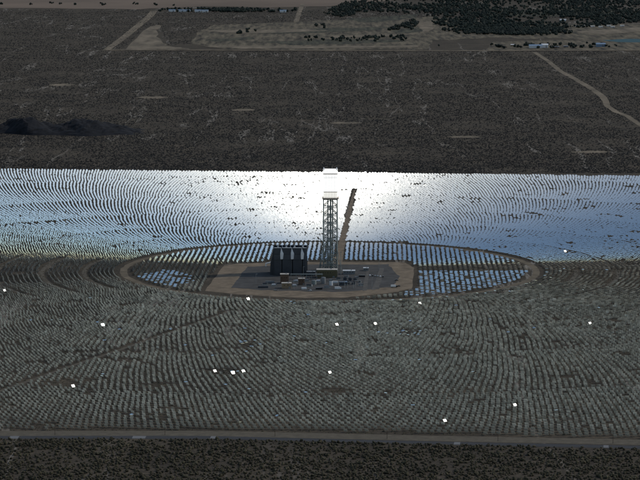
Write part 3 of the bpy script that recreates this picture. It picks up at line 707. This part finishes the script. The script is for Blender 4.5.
far_shed(566, 47.6, 15, 12, 5, 'wall_dark2', 'steel_mid', 'low dark hut between the two far blue sheds')
far_shed(563, 21.0, 26, 14, 6, 'white', 'white', 'small white clubhouse among the far dark trees')
for k in range(7): far_shed(577 + 7.5 * k + random.uniform(-2, 2), 27 + random.uniform(-.8, .8), 16, 12, 5, 'white', 'roof_pale', 'pale house in the far row below the dark trees')
for k, px in enumerate((172, 181, 187, 198, 205, 283)):
    far_shed(px, 11.8 + .1 * k, 30, 18, 8, 'white', 'blue_roof', 'far blue-roofed house in the strip before the dry lake')
for o in sc.objects:
    if o.get('label') in ('far blue-roofed house in the strip before the dry lake', 'pale house in the far row below the dark trees'): o['group'] = 'far small houses'

def tree_xy(polys, count):
    out = []
    for poly, c in zip(polys, count):
        x0, x1 = min(p[0] for p in poly), max(p[0] for p in poly); y0, y1 = min(p[1] for p in poly), max(p[1] for p in poly)
        q = np.column_stack([rng.uniform(x0, x1, c * 3), rng.uniform(y0, y1, c * 3)]); q = q[inside(poly, q)][:c]
        out += [P(a, b_) for a, b_ in q]
    return np.array(out)
polys = [[(322, 14), (345, 3), (430, -8), (660, -8), (660, 20), (600, 27), (540, 30), (470, 30), (440, 26), (415, 15), (370, 12), (340, 18)],
         [(385, 31), (415, 20), (418, 24), (412, 30)], [(440, 30), (560, 29), (575, 34), (540, 36), (450, 34)], [(160, 9), (300, 9.5), (300, 12.5), (160, 12)],
         [(300, 38), (420, 36), (415, 41), (310, 43)], [(230, 30), (330, 25), (330, 29), (240, 34)], [(495, 46), (630, 44), (630, 48), (495, 49)], [(0, 3), (60, 3), (180, 5), (180, 6), (0, 5)]]
T = tree_xy(polys, [5200, 110, 700, 600, 45, 30, 40, 40])
cl = np.sin(T[:, 0] * .011) + np.sin(T[:, 1] * .004 + T[:, 0] * .003) + rng.normal(0, .6, len(T)); T = T[(cl > -.35) | (rng.random(len(T)) < .12)]
cr = np.repeat(T, 3, 0) + rng.normal(0, 3.2, (len(T) * 3, 2)); rr = rng.uniform(3, 6.5, len(cr))
scatter('far_trees', cr, rr, rr * rng.uniform(.8, 1.2, len(cr)), ICO_V, ICO_F, M['tree'], .35, 0, rng.uniform(3.5, 8, len(cr)))
tag(sc.objects['far_trees'], 'dark belt of trees around the golf course', 'trees', kind='stuff')
# single trees that stand free in the tan yard
for k, (px, py) in enumerate(((497, 46.8), (521, 48.6), (551, 48.8), (572, 48.2), (583, 47.6), (592, 48), (609, 48.2), (616, 46.5), (439, 47), (492, 45.5), (587, 44), (526, 44.5))):
    X, Y = P(px, py); t = thing('yard_tree', (X, Y, 0), 'lone dark round tree standing free in the far tan yard', 'tree', 'lone trees in the far yard')
    m = MB(); m.tube((0, 0, 0), (0, 0, 4.5), .5, .3, 6); m.build('trunk', M['bark'], t)
    nn = 5; q = rng.normal(0, 2.0, (nn, 2)); r_ = rng.uniform(2.2, 4, nn)
    o = scatter('crown', q, r_, r_, ICO_V, ICO_F, M['tree'], .35, 0, rng.uniform(4.5, 7.5, nn)); o.parent = t

# ------------------------------------------------------------------ shrubs
# foreground scrub
c = 14500; xy = np.column_stack([rng.uniform(-390, 390, c), rng.uniform(2290, dist_of_row(436), c)])
_px, _py = proj(xy[:, 0], xy[:, 1]); xy = xy[_py > np.interp(_px, RPX, ROADR) + 1.6]
cl = np.sin(xy[:, 0] * .05 + 1.7 * np.sin(xy[:, 1] * .03)) + np.sin(xy[:, 1] * .045 + xy[:, 0] * .02); xy = xy[(cl > -1.0) | (rng.random(len(xy)) < .55)]
r_ = rng.uniform(.6, 1.7, len(xy)) * rng.uniform(.8, 1.25, len(xy))
tag(scatter('desert_shrubs', xy, r_, r_ * rng.uniform(.6, 1.0, len(xy)), ICO_V, ICO_F, M['shrub'], .35, .75), 'dense dark creosote scrub in front of the boundary road', 'shrubs', kind='stuff')
# low scrub between the mirrors
c = 60000; yy = rng.uniform(YN - 40, YF + 60, c); xx = rng.uniform(-1, 1, c) * (330 / FPX * yy + 40); xy = np.column_stack([xx, yy])
_px, _py = proj(xx, yy); xy = xy[(_py < np.interp(_px, RPX, VERGE) - 2.8) & (yy < YF - xx * EDGE)]; xy = xy[~inside(grow, xy)]
rr0 = np.hypot(xy[:, 0] - TX, xy[:, 1] - TY); xy = xy[np.abs(rr0 - RING) > 10]
for pts, wd in RADIAL: xy = xy[~near_line(pts, xy, wd[0] / 2 + 1)]
r_ = rng.uniform(.6, 1.5, len(xy))
tag(scatter('field_scrub', xy, r_, r_ * .7, DOME_V, DOME_F, M['shrub'], .3), 'low scrub growing between the mirrors', 'shrubs', kind='stuff')
# scrub on the plain beyond
c = 150000; u = rng.random(c); yn, yf = YF + 6, 12500.0; yy = yn * (yf / yn) ** (u ** 1.25); xx = rng.uniform(-1, 1, c) * (335 / FPX * yy + 60)
xy = np.column_stack([xx, yy]); xy = xy[yy > YF - xx * EDGE + 4]
cl = np.sin(xy[:, 0] * .017 + 2 * np.sin(xy[:, 1] * .006)) + np.sin(xy[:, 1] * .011 + 1.5 * np.sin(xy[:, 0] * .009)); xy = xy[(cl > -.9) | (rng.random(len(xy)) < .4)]
polyclear = [[P(*p) for p in ((190, 44), (196, 33), (214, 25), (290, 22), (335, 20), (430, 17), (660, 20), (660, 51), (120, 51), (148, 27), (160, 25), (168, 46))]]
for pc in polyclear: xy = xy[~inside(pc, xy)]
for cx, cy, rx in CLEAR:
    a0, b0 = P(cx, cy); xy = xy[np.hypot((xy[:, 0] - a0) / (rx / FPX * b0), (xy[:, 1] - b0) / abs(P(cx, cy + 1.1)[1] - b0)) > .95]
xy = xy[~near_line(WINDING, xy, 9)]
r_ = rng.uniform(1.0, 2.4, len(xy)) * (xy[:, 1] / 5000) ** .3
tag(scatter('plain_scrub', xy, r_, r_ * rng.uniform(.5, .9, len(xy)), DOME_V, DOME_F, M['shrub_far'], .35), 'dark scrub speckling the plain beyond the mirrors', 'shrubs', kind='stuff')
